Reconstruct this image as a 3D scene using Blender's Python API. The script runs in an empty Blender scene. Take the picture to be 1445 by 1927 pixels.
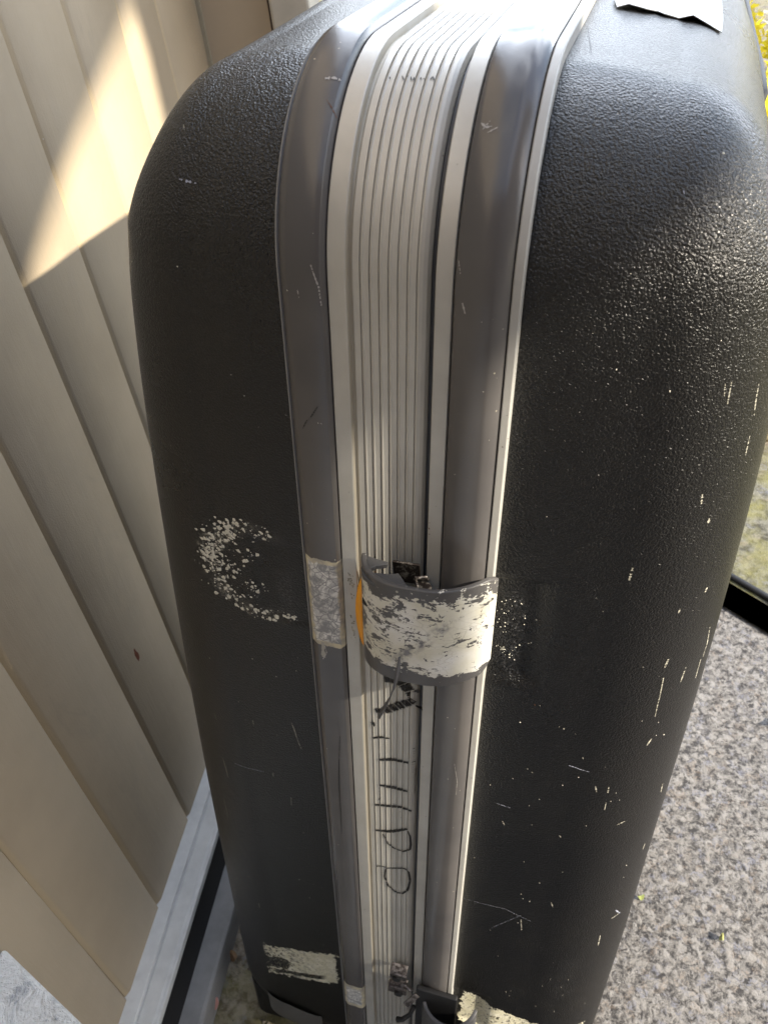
import bpy, bmesh, math, random
from mathutils import Vector, Matrix, noise as mnoise
sc = bpy.context.scene
R = math.radians
# ------------------------------------------------------------------ frames
# "case" coordinates: x across the suitcase, y into its depth, z up along its edge.
# The suitcase leans a few degrees, M turns case coordinates into the world (z = plumb).
M = Matrix(((0.98989, 0.11622, 0.08129), (-0.12154, 0.99053, 0.06391), (-0.07309, -0.07314, 0.99464)))
def W(p): return M @ Vector(p)
# ------------------------------------------------------------------ camera
cam = bpy.data.cameras.new('camera'); cam_o = bpy.data.objects.new('camera', cam); sc.collection.objects.link(cam_o)
pitch, yaw, roll = 0.6838144, 0.2799262, -0.0108034
C0 = Vector((0.0695940, -0.2576348, 0.1205347))
fw = Vector((-math.sin(yaw)*math.cos(pitch), math.cos(yaw)*math.cos(pitch), -math.sin(pitch)))
rt = Vector((math.cos(yaw), math.sin(yaw), 0)); up = rt.cross(fw)
rt, up = rt*math.cos(roll)+up*math.sin(roll), -rt*math.sin(roll)+up*math.cos(roll)
bm4 = Matrix((M@rt, M@up, -(M@fw))).transposed().to_4x4(); bm4.translation = M@C0
cam_o.matrix_world = bm4
cam.sensor_fit = 'VERTICAL'; cam.sensor_height = 36; cam.sensor_width = 27
cam.lens = 1600.42/1927*36; cam.clip_start = .01; cam.clip_end = 400
cam.dof.use_dof = True; cam.dof.focus_distance = .40; cam.dof.aperture_fstop = 28
sc.camera = cam_o
# ------------------------------------------------------------------ light
SUN_AZ, SUN_EL = 15.0, 34.0          # degrees: azimuth from +X towards -Y
S = Vector((math.cos(R(SUN_AZ))*math.cos(R(SUN_EL)), -math.sin(R(SUN_AZ))*math.cos(R(SUN_EL)), math.sin(R(SUN_EL))))
wd = bpy.data.worlds.new('World'); sc.world = wd; wd.use_nodes = True
wn = wd.node_tree; sky = wn.nodes.new('ShaderNodeTexSky'); sky.sky_type = 'NISHITA'; sky.sun_disc = False
sky.sun_elevation = R(SUN_EL); sky.sun_rotation = R(90+SUN_AZ); sky.altitude = 0; sky.air_density = 1.0; sky.dust_density = 1.0; sky.ozone_density = 1.0
bg = wn.nodes['Background']; bg.inputs[1].default_value = .15
# broken white clouds over the blue, added to brighten the case reflections
tcw = wn.nodes.new('ShaderNodeTexCoord'); mpw = wn.nodes.new('ShaderNodeMapping'); mpw.inputs['Scale'].default_value = (1, 1, 1.8)
wn.links.new(tcw.outputs['Generated'], mpw.inputs[0])
nzw = wn.nodes.new('ShaderNodeTexNoise'); nzw.inputs['Scale'].default_value = 2.6; nzw.inputs['Detail'].default_value = 6; nzw.inputs['Roughness'].default_value = .6
wn.links.new(mpw.outputs[0], nzw.inputs['Vector'])
mrw = wn.nodes.new('ShaderNodeMapRange'); mrw.inputs[1].default_value = .42; mrw.inputs[2].default_value = .60; wn.links.new(nzw.outputs[0], mrw.inputs[0])
mxw = wn.nodes.new('ShaderNodeMix'); mxw.data_type = 'RGBA'; 
# bright cloud bank ahead (+Y), added to put sheen on the case top
sxw = wn.nodes.new('ShaderNodeSeparateXYZ'); wn.links.new(tcw.outputs['Generated'], sxw.inputs[0])
mry = wn.nodes.new('ShaderNodeMapRange'); mry.inputs[1].default_value = .25; mry.inputs[2].default_value = .85; wn.links.new(sxw.outputs[1], mry.inputs[0])
ccw = wn.nodes.new('ShaderNodeMix'); ccw.data_type = 'RGBA'; ccw.inputs[6].default_value = (4.0, 4.2, 4.6, 1); ccw.inputs[7].default_value = (25, 27, 30.5, 1)
wn.links.new(mry.outputs[0], ccw.inputs[0]); wn.links.new(ccw.outputs[2], mxw.inputs[7])
wn.links.new(mrw.outputs[0], mxw.inputs[0]); wn.links.new(sky.outputs[0], mxw.inputs[6]); wn.links.new(mxw.outputs[2], bg.inputs[0])
sun = bpy.data.lights.new('sun', 'SUN'); sun.energy = 5.0; sun.angle = R(.75); sun.color = (1, .90, .74)
sun_o = bpy.data.objects.new('sun', sun); sc.collection.objects.link(sun_o)
sun_o.rotation_euler = S.to_track_quat('Z', 'Y').to_euler(); sun_o.location = (3, 0, 3)
sc.view_settings.view_transform = 'Standard'; sc.view_settings.look = 'None'
sc.view_settings.exposure = 1.3; sc.view_settings.gamma = 1
sc.render.engine = 'CYCLES'
# ------------------------------------------------------------------ node helper
class V:
    def __init__(s, nt, o): s.nt, s.o = nt, o
    def _m(s, op, b=None, c=None, clamp=False):
        n = s.nt.nodes.new('ShaderNodeMath'); n.operation = op; n.use_clamp = clamp
        for i, q in enumerate((s, b, c)):
            if q is None: continue
            if isinstance(q, V): s.nt.links.new(q.o, n.inputs[i])
            else: n.inputs[i].default_value = q
        return V(s.nt, n.outputs[0])
    def __add__(s, b): return s._m('ADD', b)
    def __radd__(s, b): return s._m('ADD', b)
    def __sub__(s, b): return s._m('SUBTRACT', b)
    def __rsub__(s, b): return (s*-1)+b
    def __mul__(s, b): return s._m('MULTIPLY', b)
    def __rmul__(s, b): return s._m('MULTIPLY', b)
    def __truediv__(s, b): return s._m('DIVIDE', b)
    def __neg__(s): return s*-1
    def abs(s): return s._m('ABSOLUTE')
    def max(s, b): return s._m('MAXIMUM', b)
    def min(s, b): return s._m('MINIMUM', b)
    def pow(s, b): return s._m('POWER', b)
    def ramp(s, a, b): return ((s-a)*(1.0/(b-a)))._m('ADD', 0.0, clamp=True)   # 0 at a, 1 at b
class Mat:
    def __init__(s, name):
        s.m = bpy.data.materials.new(name); s.m.use_nodes = True; s.nt = s.m.node_tree
        s.b = s.nt.nodes['Principled BSDF']; s.tc = s.nt.nodes.new('ShaderNodeTexCoord')
        s.vec = s.tc.outputs['Object']
        sp = s.nt.nodes.new('ShaderNodeSeparateXYZ'); s.nt.links.new(s.vec, sp.inputs[0])
        s.x, s.y, s.z = (V(s.nt, sp.outputs[i]) for i in range(3))
    def scaled(s, sx, sy, sz):
        n = s.nt.nodes.new('ShaderNodeMapping'); n.inputs['Scale'].default_value = (sx, sy, sz); s.nt.links.new(s.vec, n.inputs[0]); return n.outputs[0]
    def noise(s, scale, detail=2, rough=.5, vec=None, dist=0, color=False):
        n = s.nt.nodes.new('ShaderNodeTexNoise'); n.inputs['Scale'].default_value = scale; n.inputs['Detail'].default_value = detail
        n.inputs['Roughness'].default_value = rough; n.inputs['Distortion'].default_value = dist
        s.nt.links.new(vec or s.vec, n.inputs['Vector']); return n.outputs[1] if color else V(s.nt, n.outputs[0])
    def vor(s, scale, feature='F1', vec=None, out=0, rnd=1.0):
        n = s.nt.nodes.new('ShaderNodeTexVoronoi'); n.feature = feature; n.inputs['Scale'].default_value = scale; n.inputs['Randomness'].default_value = rnd
        s.nt.links.new(vec or s.vec, n.inputs['Vector'])
        return V(s.nt, n.outputs[out]) if out == 0 else n.outputs[out]
    def col(s, c):
        if isinstance(c, (tuple, list)):
            n = s.nt.nodes.new('ShaderNodeRGB'); n.outputs[0].default_value = (*c, 1); return n.outputs[0]
        return c
    def mix(s, f, a, b):
        n = s.nt.nodes.new('ShaderNodeMix'); n.data_type = 'RGBA'
        if isinstance(f, V): s.nt.links.new(f.o, n.inputs[0])
        else: n.inputs[0].default_value = f
        s.nt.links.new(s.col(a), n.inputs[6]); s.nt.links.new(s.col(b), n.inputs[7]); return n.outputs[2]
    def set(s, color=None, rough=None, metal=None, spec=None, bump=None, bs=.5, bd=.001):
        for k, v in (('Base Color', color), ('Roughness', rough), ('Metallic', metal), ('Specular IOR Level', spec)):
            if v is None: continue
            i = s.b.inputs[k]
            if isinstance(v, V): s.nt.links.new(v.o, i)
            elif k == 'Base Color': s.nt.links.new(s.col(v), i)
            else: i.default_value = v
        if bump is not None:
            n = s.nt.nodes.new('ShaderNodeBump'); n.inputs['Strength'].default_value = bs; n.inputs['Distance'].default_value = bd
            s.nt.links.new(bump.o, n.inputs['Height']); s.nt.links.new(n.outputs[0], s.b.inputs['Normal'])
        return s.m
    def box(s, cx, cz, hx, hz, skew=0, amp=.002, nscale=120, soft=.0006, detail=4):
        """mask of a ragged patch on the case front (x across, z up, case coordinates)"""
        x = s.x; z = s.z + (BASE[2])
        d = ((x-cx).abs()-hx).max(((z-(x-cx)*skew-cz).abs())-hz)
        d = d + (s.noise(nscale, detail, .65)-.5)*(amp*4)
        return (d*(-1.0/soft)).ramp(-.5, .5)
# ------------------------------------------------------------------ object helpers
BASE = (0, .26, -.735)
def tag(o, label=None, cat=None, group=None, kind=None):
    if label: o['label'] = label
    if cat: o['category'] = cat
    if group: o['group'] = group
    if kind: o['kind'] = kind
    return o
def empty(name, loc):
    o = bpy.data.objects.new(name, None); o.empty_display_size = .05; sc.collection.objects.link(o); o.location = loc; return o
def mesh(name, verts, faces, mat, parent=None, smooth=False, case=False, auto=None):
    me = bpy.data.meshes.new(name)
    if case: verts = [(v[0]-BASE[0], v[1]-BASE[1], v[2]-BASE[2]) for v in verts]
    me.from_pydata([tuple(v) for v in verts], [], faces); me.validate(); me.update()
    if mat: me.materials.append(mat)
    b = bmesh.new(); b.from_mesh(me); bmesh.ops.recalc_face_normals(b, faces=b.faces); 
    if auto:
        for e in b.edges:
            if len(e.link_faces) == 2 and e.calc_face_angle(0) > auto: e.smooth = False
    b.to_mesh(me); b.free()
    if smooth or auto: me.polygons.foreach_set('use_smooth', [True]*len(me.polygons))
    o = bpy.data.objects.new(name, me); sc.collection.objects.link(o)
    if parent: o.parent = parent
    return o
def grid_faces(nu, nv, cu=False, cv=False, off=0):
    f = []
    for i in range(nu if cu else nu-1):
        for j in range(nv if cv else nv-1):
            a, b = i*nv+j, ((i+1) % nu)*nv+j; c, d = ((i+1) % nu)*nv+(j+1) % nv, i*nv+(j+1) % nv
            f.append((a+off, b+off, c+off, d+off))
    return f
def box_vf(c, s, rot=None, off=0):
    v = []
    for dx in (-1, 1):
        for dy in (-1, 1):
            for dz in (-1, 1):
                p = Vector((dx*s[0]/2, dy*s[1]/2, dz*s[2]/2))
                if rot: p = rot @ p
                v.append(Vector(c)+p)
    f = [(0,1,3,2),(4,6,7,5),(0,4,5,1),(2,3,7,6),(0,2,6,4),(1,5,7,3)]
    return v, [tuple(i+off for i in q) for q in f]
def bevel(o, w, seg=2):
    m = o.modifiers.new('bevel', 'BEVEL'); m.width = w; m.segments = seg; m.limit_method = 'ANGLE'; m.angle_limit = R(35)
    return o
def tube_vf(pts, r, n=10, off=0, caps=True):
    pts = [Vector(p) for p in pts]; v = []; f = []
    t0 = (pts[1]-pts[0]).normalized(); nrm = t0.orthogonal().normalized()
    for i, p in enumerate(pts):
        t = (pts[min(i+1, len(pts)-1)]-pts[max(i-1, 0)]).normalized()
        nrm = (nrm - t*nrm.dot(t)).normalized(); bn = t.cross(nrm)
        rr = r[i] if isinstance(r, (list, tuple)) else r
        for k in range(n):
            a = 2*math.pi*k/n; v.append(p + nrm*(math.cos(a)*rr) + bn*(math.sin(a)*rr))
    for i in range(len(pts)-1):
        for k in range(n):
            f.append((i*n+k+off, i*n+(k+1) % n+off, (i+1)*n+(k+1) % n+off, (i+1)*n+k+off))
    if caps: f.append(tuple(range(off, off+n))); f.append(tuple(off+(len(pts)-1)*n+k for k in range(n)))
    return v, f

R0=.063; ZB=-.735; YD=.52
def shell_inset(w):
    # w: distance outwards from the frame edge
    if w<.050: return .0045+.004*(w/.05)**2
    t=min((w-.050)/.055,1.0); 
    return .0085+.050*(1-math.sqrt(max(0,1-t*t)))
WMAX=.105
A_,C_,D_,E_,F_,G_,B_=-.0425,-.0234,-.0164,.0141,.0141,.0201,.0391
FRAME=[(-.0425,-.003),(-.0421,-.0008),(-.0414,-.0003),(-.0407,-.0012),(-.0405,-.0012),
 (-.0404,.0002),(-.0398,.0012),(-.0372,.0028),(-.0366,.0030),(-.0275,.0033),(-.0252,.0028),(-.0240,.0012),(-.0235,-.0006),
 (-.0233,-.0006),(-.02325,.0006),(-.0230,.0008),(-.0172,.0008),(-.0168,.0006),(-.0166,-.0022),(-.0157,-.0024)]
x=-.0157
RIB0=-.0126
rib=[]
for k in range(7):
    g=RIB0+k*.0033
    rib+= [(g-.00026,-.0018),(g-.00010,-.0025),(g+.00008,-.0025),(g+.00022,-.0018),(g+.0008,-.00155),(g+.0012,-.0018)]
FRAME+= [(-.0152,-.0018),(-.0140,-.0018)]+rib[:-1]+[(.0092,-.0018),(.0105,-.0026),(.0115,-.0042),(.0118,-.0065),(.0138,-.0065),(.0140,.0004),(.0144,.0010),
 (.0197,.0010),(.0200,.0006),(.02005,-.0006),(.0203,-.0006),(.0204,.0010),(.0212,.0026),(.0228,.0034),(.0330,.0040),(.0345,.0036),(.0375,.0020),(.0388,.0006),(.0389,-.0006),
 (.0391,-.0006),(.0392,.0006),(.0396,.0010),(.0420,.0008),(.0425,.0002),(.0425,-.004)]
FRAME=[q for i,q in enumerate(FRAME)]
def H(x):
    a=abs(x)
    if a>=.0425: return -shell_inset(min(a-.0425,WMAX)) if a-.0425<=WMAX else -1
    for (x0,h0),(x1,h1) in zip(FRAME,FRAME[1:]):
        if x0<=x<=x1: return h0 if x1==x0 else h0+(h1-h0)*(x-x0)/(x1-x0)
    return 0
def sd(y,z):
    # signed distance outside the rounded rectangle y 0..YD, z ZB..R0
    cy,cz=YD/2,(R0+ZB)/2; qy=abs(y-cy)-(YD/2-R0); qz=abs(z-cz)-((R0-ZB)/2-R0)
    return math.hypot(max(qy,0),max(qz,0))+min(max(qy,qz),0)-R0
def s_of(y,z):
    if z<=0: return z
    if y>=R0: return R0*math.pi/2+(y-R0)
    return R0*math.atan2(z,R0-y)
KS=[(-.8,1.08),(-.5,1.045),(-.35,1.01),(-.2,.975),(-.1,.935),(-.03,.885),(.02,.835),(.06,.785),(.10,.755),(.16,.76),(.3,.80),(.6,.85)]
KL=[(-.8,1.08),(-.5,1.045),(-.35,1.005),(-.2,.94),(-.1,.88),(-.03,.815),(.02,.725),(.06,.645),(.10,.605),(.16,.64),(.3,.74),(.6,.80)]
def kf(s,left=False):
    T=KL if left else KS
    for i in range(len(T)-1):
        (a,ka),(b,kb)=T[i],T[i+1]
        if s<=b or i==len(T)-2:
            t=min(max((s-a)/(b-a),0),1)
            m0=(kb-T[i-1][1])/(b-T[i-1][0]) if i else (kb-ka)/(b-a)
            m1=(T[i+2][1]-ka)/(T[i+2][0]-a) if i<len(T)-2 else (kb-ka)/(b-a)
            h=b-a
            return (2*t**3-3*t*t+1)*ka+(t**3-2*t*t+t)*h*m0+(3*t*t-2*t**3)*kb+(t**3-t*t)*h*m1
MARKS={'INK':[([(-0.00602,-0.20452),(-0.00048,-0.20358),(0.00248,-0.20374),(0.00658,-0.20851),(0.01021,-0.21425),(0.0123,-0.21965)],3.8),([(0.01079,-0.2145),(0.00557,-0.21922),(-0.00123,-0.22492),(-0.00615,-0.2294),(-0.01056,-0.23057)],3.2),([(-0.01311,-0.24211),(-0.01109,-0.24166)],2.6),([(-0.01277,-0.25434),(-0.00766,-0.25158),(-0.00328,-0.25132)],1.0),([(-0.00943,-0.27235),(-0.00129,-0.26895),(0.00701,-0.26893)],1.5),([(-0.00934,-0.29605),(-0.00133,-0.29512),(0.00688,-0.29581)],1.6),([(-0.00934,-0.29605),(-0.00941,-0.30393),(-0.00958,-0.31143)],0.5),([(-0.01265,-0.31696),(-0.00607,-0.31522),(0.00293,-0.31296),(0.00988,-0.31422)],1.5),([(-0.01263,-0.34413),(-0.00266,-0.34124),(0.00673,-0.33438)],1.6),([(0.00673,-0.33438),(0.00885,-0.34079),(0.00936,-0.35063),(0.00901,-0.35553),(0.005,-0.36003),(-0.00054,-0.35929),(-0.00462,-0.35565),(-0.00775,-0.34598)],0.8),([(-0.01273,-0.38573),(-0.00863,-0.38385),(-0.00477,-0.38449),(0.00555,-0.37957),(0.00841,-0.38235),(0.00939,-0.39324),(0.00814,-0.40464),(0.0048,-0.41119),(0.00033,-0.4123),(-0.00488,-0.40595),(-0.00728,-0.39601),(-0.00644,-0.38651)],0.9),([(0.00971,-0.25242),(0.00986,-0.26475),(0.00968,-0.27873)],1.0)],'TOPINK':[([(-0.01132,0.07045),(-0.01095,0.06949)],0.5),([(-0.00731,0.07122),(-0.00635,0.06947)],0.5),([(-0.00613,0.07082),(-0.00515,0.07114)],0.5),([(-0.00437,0.07116),(-0.0038,0.06934)],0.5),([(-0.00318,0.06939),(-0.00325,0.07109)],0.5),([(-0.00107,0.0712),(-0.00079,0.06992)],0.5),([(-0.00012,0.07043),(0.00041,0.0706)],0.5),([(0.00042,0.0727),(0.00056,0.0719)],0.5),([(0.00225,0.07034),(0.00286,0.07184)],0.5),([(0.00298,0.07161),(0.00355,0.07005)],0.5)],'WHITE':[([(-0.05967,-0.26225),(-0.0583,-0.26877),(-0.05733,-0.27656),(-0.05563,-0.28371)],1.6),([(-0.11231,-0.32385),(-0.11138,-0.33126),(-0.11068,-0.34298)],1.4),([(-0.11972,-0.37724),(-0.11925,-0.38594),(-0.11977,-0.39788)],1.2),([(-0.11134,-0.2805),(-0.11062,-0.2858)],1.4),([(-0.0846,-0.27178),(-0.08442,-0.27603)],1.2),([(-0.06635,-0.3379),(-0.0668,-0.34737)],1.3),([(-0.07648,-0.31785),(-0.07657,-0.32226)],1.3),([(-0.13809,-0.5771),(-0.13742,-0.58549)],1.2),([(-0.13313,-0.51427),(-0.13392,-0.52562)],1),([(-0.10677,-0.50004),(-0.10669,-0.5073)],1.1),([(-0.08281,0.05086),(-0.08178,0.04841)],1.2),([(0.12111,-0.18151),(0.12149,-0.18714),(0.122,-0.19482),(0.12214,-0.20059),(0.12265,-0.20981)],1.2),([(0.12075,-0.16897),(0.1202,-0.17435)],2.2),([(0.1369,-0.1615),(0.13853,-0.17387),(0.13852,-0.1824)],0.9),([(0.13764,-0.18277),(0.13809,-0.19594)],1),([(0.13049,-0.18007),(0.13016,-0.18989)],1.4),([(0.12422,-0.2277),(0.12304,-0.23213)],2),([(0.12358,-0.29939),(0.11981,-0.30123)],1.8),([(0.11005,-0.26385),(0.11033,-0.2691)],1.4),([(0.1034,-0.26308),(0.10467,-0.26818)],1.8),([(0.11086,-0.27788),(0.1111,-0.28485)],1),([(0.13861,-0.41716),(0.13466,-0.41744)],1.8),([(0.13071,-0.43533),(0.13138,-0.44908)],1.6),([(0.1412,-0.34218),(0.14105,-0.34797)],1.3),([(0.09605,-0.11229),(0.0958,-0.11935)],2.2),([(0.12461,-0.03372),(0.1253,-0.03983),(0.12636,-0.04675)],0.9),([(0.12722,-0.05595),(0.12783,-0.06444)],0.9),([(0.11416,-0.02904),(0.11486,-0.03786)],0.9),([(0.11214,-0.0294),(0.11294,-0.03428)],0.9),([(0.11498,-0.07652),(0.11561,-0.08116)],1.5),([(0.12041,-0.08956),(0.12055,-0.09195)],1.8),([(0.11926,-0.1382),(0.11914,-0.13972)],1.8),([(0.12865,-0.12997),(0.12834,-0.13244)],1.6),([(0.09549,-0.38773),(0.09705,-0.393)],1.6),([(0.07991,-0.41436),(0.08151,-0.42811)],1.3),([(0.13942,-0.28139),(0.14022,-0.29008)],1.1),([(0.08211,-0.21931),(0.08246,-0.22007)],1.6),([(0.07085,-0.25788),(0.07147,-0.25866)],1.4),([(0.05992,-0.30774),(0.06135,-0.311)],1.6),([(0.09134,-0.31362),(0.09237,-0.31506)],1.4),([(0.09397,-0.24049),(0.0944,-0.24169)],1.2),([(0.04386,-0.12864),(0.04898,-0.12804)],0.8),([(0.06592,-0.13169),(0.06721,-0.13334)],1.2)],'BLUE':[([(-0.10301,-0.32283),(-0.09291,-0.323),(-0.0828,-0.32034)],1.5),([(-0.08123,0.02882),(-0.07827,0.02824),(-0.07421,0.02767)],2.0),([(0.08829,-0.24857),(0.09376,-0.25047),(0.0986,-0.25136)],1.3),([(0.05548,-0.29149),(0.06308,-0.29352)],0.9),([(0.13571,-0.40812),(0.13972,-0.41843)],1.6),([(0.04318,-0.40264),(0.06921,-0.40432),(0.08583,-0.41462)],0.5),([(0.06295,-0.43171),(0.07941,-0.40894)],0.4),([(0.08567,0.03997),(0.08619,0.03856)],0.7)],'RAILSCUFF':[([(-0.03043,0.06294),(-0.02761,0.06325),(-0.02513,0.06294)],2.2),([(-0.03338,-0.00372),(-0.03301,-0.00659)],0.7),([(-0.02798,0.00543),(-0.02568,-0.00197),(-0.02517,-0.00875)],1.1),([(0.02154,0.01139),(0.02247,0.00758)],0.8),([(0.02378,-0.00158),(0.02486,-0.00516)],1.3),([(0.02286,0.0509),(0.02475,0.04964),(0.02633,0.05002)],1.6),([(0.02372,0.04896),(0.02552,0.05165)],0.9),([(0.02538,0.04805),(0.02818,0.04976)],1.0),([(-0.02928,-0.0568),(-0.02887,-0.05721)],1.4),([(-0.02798,-0.0568),(-0.02758,-0.0572)],1.2),([(0.03247,-0.25199),(0.03448,-0.26721),(0.03448,-0.27941)],0.6),([(-0.04568,-0.06074),(-0.04504,-0.06113)],0.9),([(-0.05174,-0.20509),(-0.05161,-0.20705)],0.6),([(-0.03329,-0.18344),(-0.03274,-0.18814),(-0.03494,-0.19347)],1.3)],'DARK':[([(-0.02877,-0.25205),(-0.03033,-0.27393),(-0.03147,-0.29962),(-0.03157,-0.32388),(-0.03196,-0.34873)],1.6),([(-0.02884,-0.04964),(-0.03196,-0.05492)],1.2),([(-0.03357,-0.05642),(-0.03562,-0.06067)],1.0),([(0.04439,0.15375),(0.04987,0.10712)],0.5)],'RUST':[([(0.01474,-0.09845),(0.01475,-0.09873)],2.0),([(0.01459,-0.10127),(0.01484,-0.10206)],1.8),([(0.01489,-0.10431),(0.01491,-0.10488)],1.6),([(-0.02794,0.05527),(-0.02591,0.0531),(-0.02405,0.05073)],0.8),([(0.06673,-0.20428),(0.0673,-0.20494)],1.0)]}
def arcpath(s):
    """point and outward normal (y, z) on the case outline at arc length s (s = z on the front)"""
    L1 = R0*math.pi/2; top = YD-2*R0
    if s <= 0: return (0.0, s), (-1.0, 0.0)
    if s <= L1:
        a = s/R0; n = (-math.cos(a), math.sin(a)); return (R0+R0*n[0], R0*n[1]), n
    s -= L1
    return (R0+s, R0), (0.0, 1.0)
def SP(x, s, off=0.0):
    """point on the suitcase surface: across x, along s, lifted by off"""
    (y, z), n = arcpath(s); a = abs(x)
    h = H(x) if a <= .0425 else -shell_inset(min((a-.0425)/kf(s, x < 0), WMAX))-dent(x, s)
    h += off
    return Vector((x, y+n[0]*h, z+n[1]*h))
def sstep(t): t = min(max(t, 0), 1); return t*t*(3-2*t)
def dent(x, s):
    if x > 0:
        d = 0
        for s0, s1 in ((-.196, -.124), (-.60, -.535)):
            sk = (x-.055)*-.1
            m = sstep((s-s0)/.010)*sstep((s1-s)/.007)
            d += m*sstep((.0685-x)/.0035+.0)*.0032
        return d
    if x < 0:
        m = sstep((s+.183)/.005)*sstep((-.128-s)/.005)*sstep((x+.070)/.003)
        return m*.0010
    return 0
def loop_path():
    """closed outline samples: (y, z), normal, kf arc position"""
    P = []
    def arc(cy, cz, a0, a1, n, sk):
        for i in range(1, n):
            a = a0+(a1-a0)*i/n; P.append(((cy+R0*math.cos(a), cz+R0*math.sin(a)), (math.cos(a), math.sin(a)), sk(i/n)))
    L1 = R0*math.pi/2; nz = 360; z0 = ZB+R0
    for i in range(nz+1): z = z0+(0-z0)*i/nz; P.append(((0, z), (-1, 0), z))
    arc(R0, 0, math.pi, math.pi/2, 24, lambda t: t*L1)
    for i in range(41): y = R0+(YD-2*R0)*i/40; P.append(((y, R0), (0, 1), min(L1+y-R0, .3)))
    arc(YD-R0, 0, math.pi/2, 0, 14, lambda t: .3)
    for i in range(41): z = (z0)*i/40; P.append(((YD, z), (1, 0), .3+.0*i))
    arc(YD-R0, z0, 0, -math.pi/2, 10, lambda t: .3)
    for i in range(21): y = YD-R0-(YD-2*R0)*i/20; P.append(((y, ZB), (0, -1), -.5))
    arc(R0, z0, -math.pi/2, -math.pi, 12, lambda t: -.7)
    return P
PATH = loop_path()
def sweep(name, prof, mat, parent, wscale=None, auto=R(28), close=False, cap=False):
    """carry a profile of (x, h) round the case outline"""
    v = []; n = len(prof)
    for (y, z), nn, s in PATH:
        for x, h in prof:
            if wscale:
                xx = math.copysign(.0425+(abs(x)-.0425)*kf(s, x < 0), x)
                hh = h-(dent(xx, s) if nn == (-1, 0) and y == 0 else 0)
            else: xx, hh = x, h
            v.append((xx, y+nn[0]*hh, z+nn[1]*hh))
    f = grid_faces(len(PATH), n, cu=True, cv=close)
    if cap: f.append(tuple(i*n+n-1 for i in range(len(PATH))))
    return mesh(name, v, f, mat, parent, case=True, auto=auto)
# ================================================================== materials
def shell_mat():
    m = Mat('black_grained_plastic')
    g1 = m.noise(1250, 2, .5, dist=.8); g2 = m.vor(1150, 'SMOOTH_F1'); big = m.noise(9, 3, .6); mid = m.noise(60, 4, .7)
    zc = m.z+BASE[2]; low = (zc*-1).ramp(.18, .62)
    grain = g1*.9-g2*.7
    base = m.mix(big.ramp(.35, .7), (.0012, .0012, .0013), (.0026, .0025, .0023))
    dust = (mid*.6+big*.4).ramp(.47, .75)*(low*.55+.12)
    base = m.mix(dust, base, (.013, .012, .010))
    # cream paint left on the shell beside the lower latch
    pl = m.box(-.079, -.5795, .031, .0255, skew=.50, amp=.0045, nscale=240, soft=.0005)
    zc2 = zc-(m.x+.079)*.55
    hole = (zc2+.5975+(m.noise(150, 2)-.5)*.006).abs().ramp(.0038, .0026)*(m.x+.082).abs().ramp(.026, .020)
    hole = hole.max((zc2+.583+(m.noise(170, 3)-.5)*.012).abs().ramp(.0105, .0085)*(m.x+.1000+(m.noise(200, 3)-.5)*.016).abs().ramp(.0125, .0105))
    hole = hole*m.noise(700, 3, .7).ramp(.36, .44)
    hole2 = m.noise(330, 4, .7).ramp(.52, .56)*(m.x*-1).ramp(.060, .100)
    pl = pl*(1-hole)*(1-hole2)*(1-m.noise(900, 2).ramp(.62, .68)*.7)
    pr = m.box(.094, -.590, .045, .026, skew=-.48, amp=.0045, nscale=170, soft=.0005)*(1-m.noise(380, 4, .7).ramp(.55, .60))
    paint = pl.max(pr)
    # dull whitish scuff in the recess beside the upper latch
    sc1 = m.box(.0525, -.163, .0045, .026, skew=-1.2, amp=.004, nscale=230, soft=.004)*m.noise(800, 4, .8).ramp(.54, .70)*.8
    sc2 = m.box(-.054, -.163, .004, .014, amp=.003, nscale=230, soft=.005)*m.noise(900, 4, .8).ramp(.5, .66)*.5
    sc3 = m.box(.117, -.49, .006, .03, amp=.003, nscale=230, soft=.006)*m.noise(700, 4, .8, vec=m.scaled(1, 1, 3)).ramp(.56, .70)*.35
    base = m.mix(sc1.max(sc2).max(sc3)*.6, base, (.32, .32, .33))
    cream = m.mix(m.noise(150, 3).ramp(.4, .7), (.60, .57, .42), (.72, .69, .56))
    # thin smeared film of old paint in a broken horseshoe on the left shell
    dx = (m.x+.0660)*.95; dz = zc+.1535; rr = (dx*dx+dz*dz).pow(.5)
    ring = (rr-.0265+(m.noise(90, 3)-.5)*.010).abs().ramp(.0060, .0022)*(m.x*-1).ramp(.050, .058)
    film = ring*m.noise(420, 4, .75).ramp(.52, .58)*m.noise(60, 2).ramp(.42, .58)*(m.x*-1).ramp(.056, .078)*.8
    film = film.max(ring*m.noise(150, 3).ramp(.35, .7)*.08)
    base = m.mix(film, base, (.50, .48, .40))
    base = m.mix(paint, base, cream)
    fade = 1-low*.3
    rough = (big*.12+.225)+low*.08+paint*.3+mid.ramp(.5, .75)*.03
    return m.set(base, rough, spec=.60-low*.38, bump=grain*(fade+zc.ramp(-.03, .05)*.7)+paint*.5+mid*.05, bs=.85, bd=.00058)
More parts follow.
